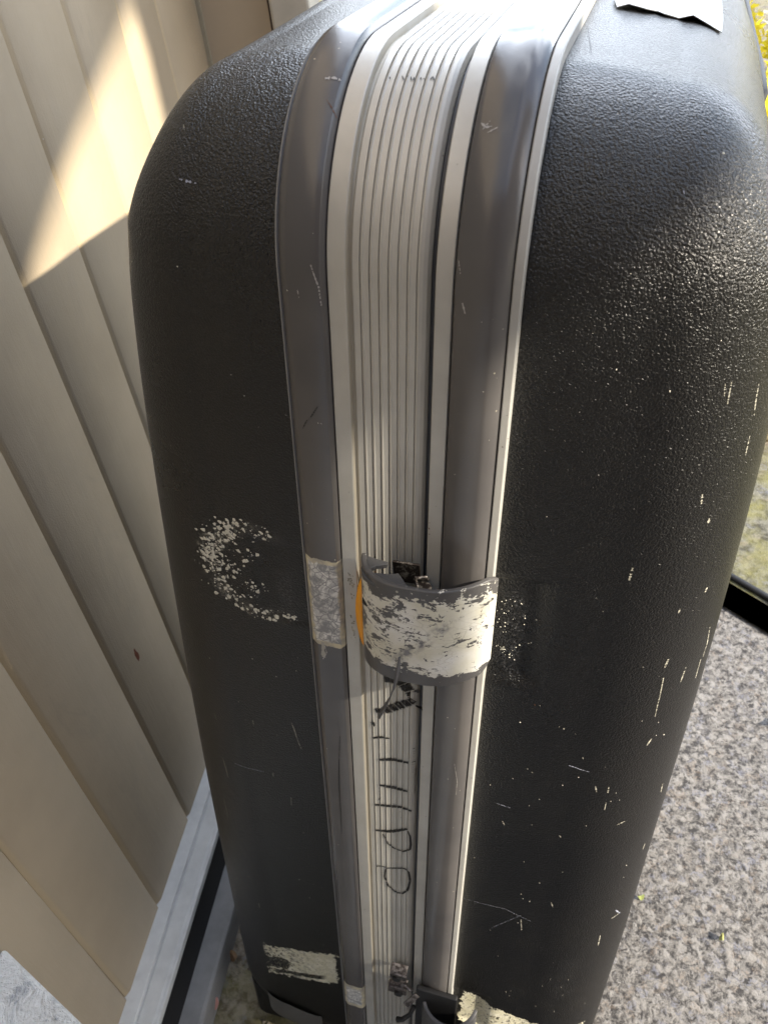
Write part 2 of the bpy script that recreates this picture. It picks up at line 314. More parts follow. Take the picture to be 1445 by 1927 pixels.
def alu_mat(name, c=(.53, .515, .47), r=.42, metal=.30, dirt=True):
    m = Mat(name)
    n1 = m.noise(30, 4, .65); n2 = m.noise(700, 2); zc = m.z+BASE[2]
    col = m.mix(n1.ramp(.35, .75), c, tuple(q*.82 for q in c))
    if dirt:
        sp = m.vor(210, 'F1', rnd=1).ramp(.085, .05)*m.noise(60, 2).ramp(.60, .68)
        col = m.mix(sp, col, (.10, .08, .06))
        st = m.noise(8, 3, vec=m.scaled(3, 1, 1)).ramp(.5, .8)*.25
        col = m.mix(st, col, (.40, .35, .26))
        yl = (m.x+.0161).abs().ramp(.0009, .0004)*m.noise(25, 4, .7, vec=m.scaled(1, 1, .4)).ramp(.30, .55)
        col = m.mix(yl*.5, col, (.34, .27, .15))
        sm = (m.x-.0108).abs().ramp(.0009, .0002)*(zc+.285).abs().ramp(.034, .015)*m.noise(200, 3, .7, vec=m.scaled(1, 1, .2)).ramp(.40, .55)
        col = m.mix(sm*.8, col, (.10, .07, .04))
    return m.set(col, (n1*.2+(r-.1)), metal=metal, bump=n2*.5+n1, bs=.25, bd=.0002)
def rail_mat():
    m = Mat('dark_grey_rail_plastic')
    n1 = m.noise(14, 3, .6); n2 = m.noise(300, 4, .7, vec=m.scaled(1, 1, .15)); zc = m.z+BASE[2]
    col = m.mix(n1.ramp(.35, .7), (.082, .078, .078), (.112, .105, .101))
    col = m.mix(n2.ramp(.64, .8)*.22, col, (.17, .165, .16))
    dots = m.vor(260, 'F1').ramp(.10, .06)*m.noise(45, 2).ramp(.62, .66)
    col = m.mix(dots, col, (.55, .50, .38))
    # scuffed patches of paint remains in line with the latches
    p1 = m.box(-.0315, -.1555, .0092, .0275, amp=.0010, nscale=260, soft=.0005)
    p2 = m.box(-.0315, -.5830, .0090, .0185, amp=.0010, nscale=260, soft=.0005)
    zc = m.z+BASE[2]
    e1 = m.box(-.0320, -.1555, .0066, .0250, amp=.0012, nscale=300, soft=.0008)
    e2 = m.box(-.0318, -.5830, .0060, .0140, amp=.0012, nscale=300, soft=.0010)
    cr = m.vor(230, 'DISTANCE_TO_EDGE').ramp(.02, .06)
    sm = m.noise(120, 5, .75, dist=1.5).ramp(.42, .60)
    inner = m.mix(sm*cr, (.27, .27, .275), (.78, .77, .73))
    patch = m.mix(e1.max(e2), m.mix(m.noise(200, 3).ramp(.4, .6), (.60, .54, .38), (.40, .37, .30)), inner)
    pm = p1.max(p2)
    col = m.mix(pm, col, patch)
    drip = m.box(-.0345, -.1865, .0009, .0055, amp=.0006, nscale=300, soft=.0004)
    col = m.mix(drip, col, (.36, .34, .29))
    rough = n1*.16+.15+pm*.35
    return m.set(col, rough, spec=.5, bump=n2*.35+pm*.8+sm*pm*.6, bs=.3, bd=.0004)
def flap_mat():
    m = Mat('grey_latch_plastic')
    x = m.x; z = m.z+BASE[2]
    n1 = m.noise(135, 5, .72, vec=m.scaled(.85, .85, 1.45), dist=.5); n3 = m.noise(420, 3, .7); n4 = m.noise(45, 2)
    n5 = m.noise(500, 3, .6, vec=m.scaled(.25, .25, 1.6))
    amount = (z*-1).ramp(.1175, .130)*.36 + x.ramp(-.012, .025)*.20 - (z*-1).ramp(.1665, .1735)*.7 - .18 + (z*-1).ramp(.130, .170)*.08
    t = n1+amount*.55+(n3-.5)*.34+(n5-.5)*.26
    paint = t.ramp(.619, .636)
    chips = m.vor(240, 'F1').ramp(.16, .12)*n4.ramp(.45, .55)*(z*-1).ramp(.118, .124)*(z*-1).ramp(.178, .172)
    paint = paint.max(chips)
    cracks = m.vor(330, 'DISTANCE_TO_EDGE', vec=m.scaled(.45, .45, 1)).ramp(.0, .05)
    cream = m.mix(m.noise(60, 4).ramp(.4, .65), (.64, .62, .52), (.76, .755, .72))
    cream = m.mix((1-cracks)*.45*m.noise(50).ramp(.4, .6), cream, (.33, .31, .25))
    gx = (x-.017-(z+.149)*.8); gouge = gx.abs().ramp(.0045, .0010)*((z+.149).abs()).ramp(.017, .010)*m.noise(160, 4, .7).ramp(.42, .58)
    grey = m.mix(m.noise(40, 3).ramp(.4, .7), (.085, .083, .084), (.115, .110, .108))
    col = m.mix(paint, grey, cream)
    col = m.mix(gouge, col, (.22, .22, .23))
    return m.set(col, m.noise(100)*.15+.30+paint*.25, spec=.5, bump=paint*1.0+gouge*-1.2+n3*.25, bs=.6, bd=.0006)
def simple(name, c, r=.5, metal=0, bscale=0, bs=.3, bd=.0005, var=.25, vs=20, spec=.5):
    m = Mat(name); n = m.noise(vs, 4, .6)
    col = m.mix(n.ramp(.3, .75), c, tuple(q*(1-var) for q in c))
    return m.set(col, r, metal=metal, spec=spec, bump=m.noise(bscale, 3) if bscale else None, bs=bs, bd=bd)
def wall_mat():
    m = Mat('beige_painted_boards')
    big = m.noise(6, 4, .6); fine = m.noise(40, 5, .7, vec=m.scaled(1, 1, .25)); grain = m.noise(120, 4, .7, vec=m.scaled(1, 1, .06)); fb = m.noise(900, 2)
    col = m.mix(big.ramp(.35, .68), (.44, .36, .255), (.365, .295, .205))
    col = m.mix(fine.ramp(.55, .8)*.35, col, (.38, .325, .25))
    ch = (m.x*-1).ramp(.0004, .0012)
    col = m.mix(ch*.6, col, (.47, .37, .23))
    col = m.mix((m.x*-1).ramp(.0032, .0045), col, (.05, .04, .03))
    sc_ = m.noise(9, 5, .7, vec=m.scaled(1, 1.6, .5), dist=1).ramp(.60, .64)*(1-m.noise(9, 5, .7, vec=m.scaled(1, 1.6, .5), dist=1).ramp(.66, .72))*.22
    col = m.mix(sc_, col, (.33, .28, .21))
    gr = (m.z*-1).ramp(.2, .75)*m.noise(11, 3).ramp(.3, .7)*.45
    col = m.mix(gr, col, (.34, .315, .275))
    sp = m.vor(70, 'F1').ramp(.04, .02)*m.noise(20).ramp(.6, .65)
    col = m.mix(sp, col, (.7, .68, .62))
    return m.set(col, fine*.2+.45, bump=fine*.5+grain*.5+fb*.35+big*.8, bs=.4, bd=.0012)
def concrete_mat(name, a, b, d, scale=95, moss=0):
    m = Mat(name)
    v1 = m.vor(scale, 'SMOOTH_F1'); n1 = m.noise(scale*.8, 4, .75, dist=.4); n2 = m.noise(scale*2.4, 3, .7); n3 = m.noise(5, 3, .6)
    vc = m.vor(scale*.9, 'F1', out=1)
    sp = m.nt.nodes.new('ShaderNodeSeparateColor'); m.nt.links.new(vc, sp.inputs[0]); rnd = V(m.nt, sp.outputs[0]); rnd2 = V(m.nt, sp.outputs[1])
    t = n1*.7+n2*.3
    col = m.mix(t.ramp(.42, .57), d, a)
    col = m.mix(rnd.ramp(.55, .75)*n1.ramp(.44, .56)*.6, col, b)
    col = m.mix(rnd2.ramp(.78, .9)*n2.ramp(.45, .6)*.35, col, (.19, .145, .11))
    col = m.mix(rnd2.ramp(.22, .10)*n2.ramp(.48, .58)*.6, col, (.13, .135, .17))
    col = m.mix(n3.ramp(.55, .75)*.35, col, (.27, .23, .17))
    if moss: col = m.mix(m.noise(16, 4, .7).ramp(.40, .66)*moss, col, (.16, .15, .05))
    return m.set(col, .85, spec=.3, bump=n1*1.2+n2*.7, bs=.8, bd=.002)
MS = shell_mat(); MA = alu_mat('brushed_aluminium'); MR = rail_mat(); MF = flap_mat()
MB = alu_mat('pale_aluminium_trim', (.46, .455, .43), .5, .15)
MBEAD = simple('grey_bead_plastic', (.26, .26, .265), .4)
M_INK = simple('black_marker_ink', (.012, .010, .009), .55, var=.6, vs=900)
M_PAINT = simple('cream_paint', (.50, .48, .40), .6, bscale=900, vs=300, var=.65)
M_CHIP = simple('cream_chip_paint', (.74, .71, .60), .6, bscale=900, vs=300, var=.3)
M_PAINT2 = simple('pale_blue_scuff', (.36, .38, .46), .6, bscale=900, vs=400)
M_DARK = simple('black_scratch', (.012, .011, .011), .6)
M_RUST = simple('brown_stain', (.13, .055, .025), .7, vs=300)
M_STEEL = Mat('worn_dark_steel'); M_STEEL = M_STEEL.set(M_STEEL.mix(M_STEEL.noise(300, 4, .7).ramp(.5, .62), (.055, .045, .040), (.40, .37, .33)), .42, metal=.8, bump=M_STEEL.noise(600, 3), bs=.5, bd=.0003)
M_RUSTY = Mat('rusty_steel'); M_RUSTY = M_RUSTY.set(M_RUSTY.mix(M_RUSTY.noise(350, 4, .7).ramp(.45, .6), (.050, .040, .036), (.22, .20, .19)), .5, metal=.6, bump=M_RUSTY.noise(500, 3), bs=.5, bd=.0003)
M_BLACK = simple('black_rubber_and_shade', (.006, .006, .007), .6, bscale=200)
M_GREY = simple('grey_web_plastic', (.085, .085, .088), .5, bscale=700)
M_ORANGE = simple('orange_plastic', (.90, .38, .010), .35, var=.1)
# ================================================================== suitcase
root = empty('suitcase', (0, 0, 0))
m4 = M.to_4x4(); m4.translation = M @ Vector(BASE); root.matrix_world = m4
tag(root, 'large worn black hard-shell suitcase with ribbed aluminium frame standing on end beside the wall', 'suitcase')
for sg in (-1, 1):
    prof = []
    ws = [0, .001, .004]+[.004+i*.0046 for i in range(1, 11)]
    for w in ws: prof.append((sg*(.0425+w), -shell_inset(w)))
    for i in range(1, 25):
        a = i/24*math.pi/2; prof.append((sg*(.0425+.050+.055*math.sin(a)), -(.0085+.050*(1-math.cos(a)))))
    prof = [(sg*.0405, -.0065)]+prof
    sh = sweep('shell', prof, MS, root, wscale=True, auto=R(60), cap=True)
    sh['label'] = 'left black grained shell' if sg < 0 else 'right black grained shell catching the sky on its top'
    if sg < 0: shellL = sh
    else: shellR = sh
def seg(a, b):
    return [q for q in FRAME if a-1e-6 <= q[0] <= b+1e-6]
def closed(pr, depth=-.0075): return [(pr[0][0], depth)]+pr+[(pr[-1][0], depth)]
sweep('edge_bead', closed(seg(-.0425, -.0405)), MBEAD, root)
sweep('frame_rail', closed(seg(-.0404, -.0235)), MR, root)
fr = closed(seg(-.0233, .0200))
sweep('ribbed_frame', fr, MA, root, auto=R(14))
sweep('frame_rail', closed(seg(.0203, .0389)), MR, root)
sweep('groove_shadow_strip', [(.0114, -.0069), (.0115, -.0048), (.0119, -.0044), (.0135, -.0044), (.01395, -.0040), (.01395, -.0069)], simple('navy_groove_shadow', (.022, .026, .036), .45, vs=40), root)  # dark navy strip stands in for the shadow in the channel's right groove
sweep('edge_trim', closed(seg(.0391, .0425)), MB, root)
# ---- marks lying on the surface
rnd = random.Random(5)
def ribbon(pts, w, mat_v, off=.00012, step=.0004, jag=.25, gap=0, ridge=False):
    """thin ribbon following the surface through (x, s) points"""
    P = []
    for (x0, s0), (x1, s1) in zip(pts, pts[1:]):
        n = max(1, int(math.hypot(x1-x0, s1-s0)/step))
        for i in range(n): P.append((x0+(x1-x0)*i/n, s0+(s1-s0)*i/n))
    P.append(pts[-1]); v, f = mat_v; n = len(P); o = len(v); ph = rnd.random()*9
    for i, (x, s) in enumerate(P):
        a = P[max(i-1, 0)]; b = P[min(i+1, n-1)]; tx, ts = b[0]-a[0], b[1]-a[1]; l = math.hypot(tx, ts) or 1
        t = i/max(n-1, 1); ww = w*(.35+.65*math.sin(math.pi*min(max(t, .08), .92))**.5)*(1+jag*math.sin(i*1.7+ph)+jag*(rnd.random()-.5))
        nx, ns = -ts/l*ww/2, tx/l*ww/2
        v.append(SP(x+nx, s+ns, off)); v.append(SP(x-nx, s-ns, off))
    for i in range(n-1):
        if ridge and H(P[i][0]) < -.0019 and rnd.random() < .93: continue
        if gap and rnd.random() < gap and 1 < i < n-2: continue
        f.append((o+2*i, o+2*i+1, o+2*i+3, o+2*i+2))
def blob(x, s, r, mv, off=.0002, asp=1.0, rot=0):
    v, f = mv; k = rnd.randint(6, 9); o = len(v)
    v.append(SP(x, s, off+.0003))
    for i in range(k):
        a = 2*math.pi*i/k; q = r*(.55+.7*rnd.random()); dx, ds = q*math.cos(a)*asp, q*math.sin(a)
        v.append(SP(x+dx*math.cos(rot)-ds*math.sin(rot), s+dx*math.sin(rot)+ds*math.cos(rot), off))
    for i in range(k): f.append((o, o+1+i, o+1+(i+1) % k))
def marks(name, keys, mat, parent, wk=.00042, cond=None, off=.00015, extra=None, label=None, one=False):
    mv = ([], [])
    for k in keys:
        for pts, w in MARKS[k]:
            if cond and not cond(pts[0][0]): continue
            if not one:
                m1 = ([], []); ribbon(pts, w*wk, m1, off=off, jag=.45, gap=.22); mesh(name, m1[0], m1[1], mat, parent, case=True)
            else: ribbon(pts, w*wk, mv, off=off, step=.00016, ridge=True)
    if extra: extra(mv); name = 'paint_specks'
    if mv[1]:
        o = mesh(name, mv[0], mv[1], M_CHIP if extra else mat, parent, case=True)
        if label: o['label'] = label
        if extra: o['kind'] = 'stuff'
        return o
marks('marker_writing', ['INK'], M_INK, root, wk=.00160, one=True, off=.00035, label='faded black handwriting running down the ribs below the upper latch')
marks('printed_letters', ['TOPINK'], M_INK, root, wk=.0009, one=True, off=.00030, label='tiny dark letters across the ribs at the top bend')
marks('rust_stain', ['RUST'], M_RUST, root, label='small brown rust specks and flecks')
marks('black_scratch', ['DARK'], M_DARK, root, label='long black scratch down the left grey rail')
marks('scuff', ['RAILSCUFF'], simple('pale_scuff', (.42, .40, .38), .6), root, label='pale scuffs on the grey rails')
def specks(side, n):
    def go(mv):
        for i in range(n):
            w = .002+rnd.random()**.8*.095; s = -.655+rnd.random()**1.2*.72
            if rnd.random() < .35: s = -.65+rnd.random()*.45
            r = .00016+.0003*rnd.random()**3
            a = rnd.random() < .3
            blob(side*(.0425+w*.93*kf(s, side < 0)), s, r, mv, asp=.5 if a else 1, off=.0003)
    return go
def cmark(mv):
    # broken horseshoe of paint remains on the left shell
    cen = [(-.0600, -.1270, .0012, 9), (-.0655, -.1275, .0026, 22), (-.0740, -.1265, .0028, 26), (-.0800, -.1300, .0034, 46), (-.0855, -.1360, .0034, 56), (-.0900, -.1430, .0034, 60), (-.0935, -.1490, .0028, 44),
           (-.0900, -.1550, .0034, 50), (-.0915, -.1620, .0030, 40), (-.0880, -.1690, .0026, 36), (-.0835, -.1730, .0028, 34), (-.0790, -.1755, .0024, 22), (-.0720, -.1790, .0022, 22), (-.0680, -.1810, .0020, 18),
           (-.0620, -.1800, .0016, 14), (-.0560, -.1790, .0018, 14), (-.0520, -.1785, .0016, 9), (-.0735, -.1460, .0018, 12), (-.0700, -.1425, .0016, 10), (-.0730, -.1640, .0028, 26), (-.0680, -.1620, .0026, 20), (-.0800, -.1530, .0030, 20)]
    for x, s, sp, n in cen:
        for i in range(int(n*(.95 if s > -.160 else .6))):
            r = .00022+.00115*rnd.random()**2.4
            blob(x+rnd.gauss(0, sp*1.05), s+rnd.gauss(0, sp*1.25), r, mv, off=.0003)
def rmark(mv):
    for x, s, sp, n in [(.0500, -.142, .0018, 7), (.0480, -.150, .002, 6), (.0475, -.160, .002, 8), (.0480, -.172, .0018, 12), (.0520, -.176, .002, 8), (.0560, -.150, .003, 5), (.0600, -.170, .004, 5)]:
        for i in range(n): blob(x+rnd.gauss(0, sp), s+rnd.gauss(0, sp), .00014+.0003*rnd.random()**2, mv, off=.0003)
def fr_specks(mv):
    for i in range(46):
        x = rnd.choice((rnd.uniform(-.038, -.025), rnd.uniform(.022, .037), rnd.uniform(-.0228, -.0172), rnd.uniform(.0146, .0194)))
        blob(x, -.60+rnd.random()*.66, .00012+.00022*rnd.random()**2, mv, off=.0001)
    for x, s in [(-.0200, -.136), (-.0195, -.139), (-.0190, -.142), (-.0205, -.141), (-.0195, -.150), (-.0200, -.163), (-.0192, -.167), (-.0198, -.170), (-.0196, -.174)]:
        for i in range(5): blob(x+rnd.gauss(0, .0005), s+rnd.gauss(0, .0012), .0003+.0003*rnd.random(), mv, off=.0001)
L = lambda x: x < 0
marks('paint_nick', ['WHITE'], M_PAINT, shellL, cond=L, extra=lambda mv: (cmark(mv), specks(-1, 75)(mv)), label='broken horseshoe of cream paint chips and small nicks')
marks('paint_nick', ['WHITE'], M_PAINT, shellR, cond=lambda x: x > 0, extra=lambda mv: (rmark(mv), specks(1, 75)(mv)), label='scattered cream paint nicks')
marks('scuff', ['BLUE'], M_PAINT2, shellL, cond=L, label='thin pale blue scratches')
marks('scuff', ['BLUE'], M_PAINT2, shellR, cond=lambda x: x > 0, label='thin pale blue scratches')
mv = ([], []); fr_specks(mv); mesh('paint_specks', mv[0], mv[1], M_PAINT, root, case=True)['kind'] = 'stuff'
# torn sticker on top of the right shell
tp = [(.0500, .2290), (.0506, .2080), (.0525, .1965), (.0570, .1975), (.0640, .1955), (.0690, .1990), (.0715, .1962), (.0780, .1972), (.0835, .1980), (.0890, .1950), (.0955, .1905), (.0966, .2150), (.0970, .2600), (.0975, .33), (.060, .33)]
v = []; n = len(tp)
def inner(k, q): cx, cs = .076, .25; return (q[0]+(cx-q[0])*k, q[1]+(cs-q[1])*k)
rings = [0, .12, .3, .55, .8, 1]
for k in rings:
    for i, q in enumerate(tp):
        x, s = inner(k, q); v.append(SP(x, s, .0006+(.0016*abs(mnoise.noise(Vector((x*160, s*110, 3))))+(.0010*rnd.random() if k == 0 else 0))))
f = [(r*n+i, r*n+(i+1) % n, (r+1)*n+(i+1) % n, (r+1)*n+i) for r in range(len(rings)-1) for i in range(n)]
ms = Mat('torn_paper'); nn = ms.noise(26, 3, .6, vec=ms.scaled(.5, 1.5, 1), dist=.8)
M_STK = ms.set(ms.mix(nn.ramp(.50, .54)*(1-nn.ramp(.57, .61)), (.20, .21, .225), (.06, .055, .05)), .28, bump=ms.noise(90, 4), bs=.8, bd=.0015)
st = mesh('torn_sticker', v, f, M_STK, shellR, case=True); sol = st.modifiers.new('s', 'SOLIDIFY'); sol.thickness = .0003
st['label'] = 'torn pale sticker on the top of the right shell'
# ---- thin carrying strap standing off the far right of the shell top
STRAP = [(.1195, .190, .012), (.1231, .2047, .020), (.1239, .2316, .020), (.1248, .2741, .020), (.1250, .3234, .020), (.1259, .3908, .020), (.1270, .474, .020), (.124, .515, .015)]
v, f = tube_vf(STRAP, .0019, 8)
mesh('carry_strap', v, f, M_BLACK, root, case=True, smooth=True)
# ---- upper latch
latch = bpy.data.objects.new('latch', None); sc.collection.objects.link(latch); latch.parent = root
latch.location = (.0155-BASE[0], -BASE[1], -.148-BASE[2]); latch['label'] = 'upper latch with a paint-splashed grey cover'
LB = BASE
def lmesh(name, v, f, mat, par, loc, **k):
    o = mesh(name, [(Vector(q)-Vector(LB)) for q in v], f, mat, par, **k)
    # keep the mesh in case coordinates relative to BASE, whatever the parent's place
    o.matrix_parent_inverse = Matrix.Translation(-Vector(loc)); return o
LL = latch.location.copy()
def flap(s, t, off):
    """s 0..1 across, t 0..1 from top to bottom edge"""
    x = -.0137+.0587*s
    u = 2*s-1
    y = -.0025-.0178*(1-abs(u)**(3.2 if u < 0 else 2.1))**(.62 if u < 0 else .80)
    ztop = -.1185+.0012*u; zb = -.1765-.0030*max(-u, 0)**6+.0010*u
    rc = max(0, (s-.93)/.07)**2*.006+max(0, (.05-s)/.05)**2*.004
    zb += rc
    if s > .93: ztop -= rc*.5
    z = ztop+(zb-ztop)*t
    bulge = .0006*math.sin(math.pi*t)
    return Vector((x, y-bulge, z)), u
NU, NV = 72, 30; v = []; fo = []; 
def flapgrid(inner):
    out = []
    for i in range(NU):
        s = .5-.5*math.cos(math.pi*i/(NU-1)); s = .35*s+.65*i/(NU-1)
        for j in range(NV):
            p, u = flap(s, j/(NV-1), 0)
            q, _ = flap(min(s+.004, 1), j/(NV-1), 0); r_, _ = flap(max(s-.004, 0), j/(NV-1), 0)
            tx = (q-r_); tx.z = 0; nrm = Vector((tx.y, -tx.x, 0)).normalized()
            if inner: p = p-nrm*.0024
            if inner: p.z = p.z-.0003*0
            out.append(p)
    return out
vo = flapgrid(False); vi = flapgrid(True); off = len(vo)
f = grid_faces(NU, NV)+grid_faces(NU, NV, off=off)
for i in range(NU-1):
    for j in (0, NV-1): a, b = i*NV+j, (i+1)*NV+j; f.append((a, b, b+off, a+off))
for j in range(NV-1):
    for i in (0, NU-1): a, b = i*NV+j, i*NV+j+1; f.append((a, b, b+off, a+off))
fl = lmesh('latch_cover', vo+vi, f, MF, latch, LL, auto=R(35)); bevel(fl, .0007, 3)
fl['label'] = 'curved grey latch cover with flaking cream paint'
# web plate inside the cover, with its notch and wedge
def plate(name, poly, z0, z1, mat, par=latch, loc=LL):
    n = len(poly); v = [(x, y, z0) for x, y in poly]+[(x, y, z1) for x, y in poly]
    f = [tuple(range(n)), tuple(range(n, 2*n))]+[(i, (i+1) % n, n+(i+1) % n, n+i) for i in range(n)]
    return bevel(lmesh(name, v, f, mat, par, loc), .0003)
plate('latch_web', [(-.0128, -.0030), (-.0120, -.0095), (-.0098, -.0142), (-.0060, -.0168), (.0000, -.0182), (.0090, -.0186), (.0135, -.0182), (.0085, -.0140), (.0040, -.0088), (.0012, -.0102), (-.0060, -.0112), (-.0078, -.0090), (-.0062, -.0070), (-.0020, -.0050), (-.0018, -.0034), (-.0128, -.0018)], -.1240, -.1218, M_GREY)
plate('latch_floor', [(-.0128, -.0010), (-.0110, -.0125), (-.0040, -.0172), (.0160, -.0185), (.0320, -.0165), (.0425, -.0060), (.0400, -.0005)], -.1400, -.1380, M_BLACK)
rx = Matrix.Rotation
v, f = box_vf((.0062, -.0028, -.1265), (.0118, .0010, .0130), rx(R(8), 3, 'X') @ rx(R(-3), 3, 'Y'))
bevel(lmesh('hinge_plate', v, f, M_STEEL, latch, LL), .0003)
v, f = box_vf((.0135, -.0052, -.1262), (.0048, .0012, .0085), rx(R(38), 3, 'X') @ rx(R(14), 3, 'Z'))
v2, f2 = box_vf((.0115, -.0070, -.1278), (.0010, .0050, .0050), rx(R(20), 3, 'X') @ rx(R(20), 3, 'Z'), off=8)
bevel(lmesh('latch_hook', v+v2, f+f2, M_STEEL, latch, LL), .0003)
pts = [(.0148+.0040*math.cos(R(a)), -.0092+.0026*math.sin(R(a)), -.1285) for a in range(-170, 20, 12)]
v, f = tube_vf(pts, .0009, 8); pv, pf = tube_vf([(.0148, -.0088, -.1302), (.0148, -.0088, -.1272)], .0034, 20, off=len(v))
lmesh('latch_pin', v+pv, f+pf, M_STEEL, latch, LL, auto=R(40))
# orange tab peeping out on the left
v = []; n = 24
for i in range(n):
    t = i/(n-1); z = -.1330-.0425*t; w = math.sin(math.pi*min(max(t, .0), 1))**.65*.0032
    for a in (0, 1, 2, 3): v.append(((-.0135-w) if a in (0, 1) else -.0125, -.0012 if a in (1, 2) else -.0050, z))
ot = lmesh('orange_tab', v, grid_faces(n, 4, cv=True), M_ORANGE, latch, LL, smooth=True)
# torn strip curling off the cover
v = []; n = 26
for i in range(n):
    t = i/(n-1); w = .0012*math.sin(math.pi*(t*.92+.04))**.6+.0002
    c = Vector((.0080-.0040*t-.0045*t*t+.0010*math.sin(t*5), -.0222-.0035*math.sin(math.pi*t), -.158-.045*t))
    tw = R(20+130*t); d = Vector((math.cos(tw), math.sin(tw), .1))*w
    v += [c-d, c+Vector((0, -.0004, 0)), c+d]
o = lmesh('torn_strip', v, grid_faces(n, 3), simple('torn_grey_plastic', (.10, .10, .105), .35, bscale=300), latch, LL, smooth=True); sol = o.modifiers.new('s', 'SOLIDIFY'); sol.thickness = .0004
# ragged gouge lips on the cover
v, f = [], []
for k in range(9):
    s0 = .50+.10*rnd.random()-.035*k/9; t0 = .35+.04*k; a = R(35+20*rnd.random()); ln = .006+.006*rnd.random(); o_ = len(v)
    for i in range(5):
        q = i/4; p, _ = flap(s0+ln*math.cos(a)*q/.0587, t0-ln*math.sin(a)*q/.058, 0); w = .00055*math.sin(math.pi*(q*.9+.05))
        v += [p+Vector((0, -.0001, -w)), p+Vector((0, -.0009*math.sin(math.pi*q), w))]
    f += [tuple(o_+z for z in (2*i, 2*i+1, 2*i+3, 2*i+2)) for i in range(4)]
lmesh('gouge_splinters', v, f, simple('bared_plastic', (.34, .33, .31), .4), fl, LL)
# ---- lower latch, sprung open
lat2 = bpy.data.objects.new('latch', None); sc.collection.objects.link(lat2); lat2.parent = root
lat2.location = (.02, -BASE[1], -.54-BASE[2]); lat2['label'] = 'lower latch hanging open with rusty hinge plates'; LL2 = lat2.location.copy()
def hingeplate(cz, cx, w, h, tilt, x2):
    v, f = box_vf((cx, -.0060, cz), (w, .0018, h), rx(R(tilt), 3, 'X') @ rx(R(4), 3, 'Y'))
    v2, f2 = box_vf((cx, -.0035, cz+h*.46), (w, .0060, .0014), rx(R(10), 3, 'X'), off=8)
    return bevel(lmesh('hinge_plate', v+v2, f+f2, M_RUSTY, lat2, LL2), .0004)
hingeplate(-.5170, .0040, .0120, .0155, 12, 0); hingeplate(-.5400, .0035, .0135, .0165, 10, 0)
v, f = box_vf((.0125, -.0085, -.5240), (.0060, .0014, .0200), rx(R(25), 3, 'X') @ rx(R(-28), 3, 'Z'))
v2, f2 = box_vf((.0150, -.0100, -.5400), (.0045, .0014, .0150), rx(R(-20), 3, 'X') @ rx(R(30), 3, 'Y'), off=8)
bevel(lmesh('latch_hook', v+v2, f+f2, M_RUSTY, lat2, LL2), .0004)
for cx, cz in ((.0030, -.5170), (.0045, -.5415)):
    v, f = tube_vf([(cx, -.0085, cz-.0008), (cx, -.0060, cz-.0008)], .0030, 16); lmesh('rivet', v, f, M_BLACK, lat2, LL2, auto=R(40))
v, f = tube_vf([(.0175, -.012, -.545), (.0150, -.014, -.556), (.0100, -.016, -.563), (.0062, -.016, -.566)], [.0016, .0016, .0018, .0022], 8)
lmesh('latch_lever', v, f, M_BLACK, lat2, LL2, smooth=True)
v, f = box_vf((.0325, -.0062, -.580), (.030, .0040, .112), None)
bevel(lmesh('latch_shadow_block', v, f, M_BLACK, lat2, LL2), .0012)  # black block stands in for the shadow over the right rail
v = []; n = 26
for zz in (-.536, -.600):
    for rr in (.0195, .0170):
        for i in range(n):
            a = R(-8-150*i/(n-1)); v.append((.0420+rr*math.cos(a)*1.05, -.0030+rr*math.sin(a)*.92, zz+(.004*math.sin(a))))
f = []
for i in range(n-1):
    for (p, q) in ((0, 1), (1, 3), (3, 2), (2, 0)): f.append((p*n+i, p*n+i+1, q*n+i+1, q*n+i))
f += [(0, n, 3*n, 2*n), (n-1, 2*n-1, 4*n-1, 3*n-1)]
bevel(lmesh('latch_cover', v, f, simple('dark_latch_plastic', (.075, .075, .08), .45, bscale=300), lat2, LL2, auto=R(40)), .0005)
# foot bumper showing at the lower left corner
mv2, ff = [], []
n = 18
for i in range(n):
    for j in range(8):
        s = -.668-.035*j/7; x = -.118+.052*i/(n-1); h = .0045*math.sin(math.pi*i/(n-1))**.4*math.sin(math.pi*(j+.4)/7.8)**.4
        mv2.append(SP(x, s, h))
mesh('foot_bumper', mv2, grid_faces(n, 8), simple('worn_grey_rubber', (.10, .095, .085), .6, bscale=150), root, case=True, smooth=True)
# ================================================================== the place
GZ = -.78
def structure(o): o['kind'] = 'structure'; return o
def sheet(name, poly, z, mat, thick=.0): 
    return structure(mesh(name, [(x, y, z) for x, y in poly], [tuple(range(len(poly)))], mat))
M_GROUND = concrete_mat('damp_earthy_concrete', (.24, .21, .17), (.17, .15, .11), (.07, .055, .04), 60, moss=.6)
M_CONC = concrete_mat('exposed_aggregate_concrete', (.175, .165, .155), (.235, .225, .215), (.032, .030, .030), 165)
M_CONC2 = concrete_mat('mossy_concrete', (.125, .12, .095), (.16, .155, .125), (.045, .042, .03), 70, moss=.75)
sheet('ground', [(-60, -60), (60, -60), (60, 60), (-60, 60)], GZ, M_GROUND)
def jl(x): return .601-(x-.313)*.90
sheet('pavement', [(-.12, -3), (4, -3), (4, jl(4)), (-.12, jl(-.12))], GZ+.006, M_CONC)
sheet('path', [(-.10, jl(-.10)), (4, jl(4)), (4, .91), (-.10, .91)], GZ+.010, M_CONC2)
pts = [(x, jl(x)+.012*math.sin(x*4), GZ+.013) for x in [-.10+.06*i for i in range(30)]]
v, f = tube_vf(pts, .0048, 10)
tag(mesh('rubber_cable', v, f, M_BLACK, smooth=True), 'thick black rubber cable lying across the pale concrete right of the suitcase', 'cable')
v, f = box_vf((1.6, 1.47, GZ+.03), (3.4, 1.08, .07))
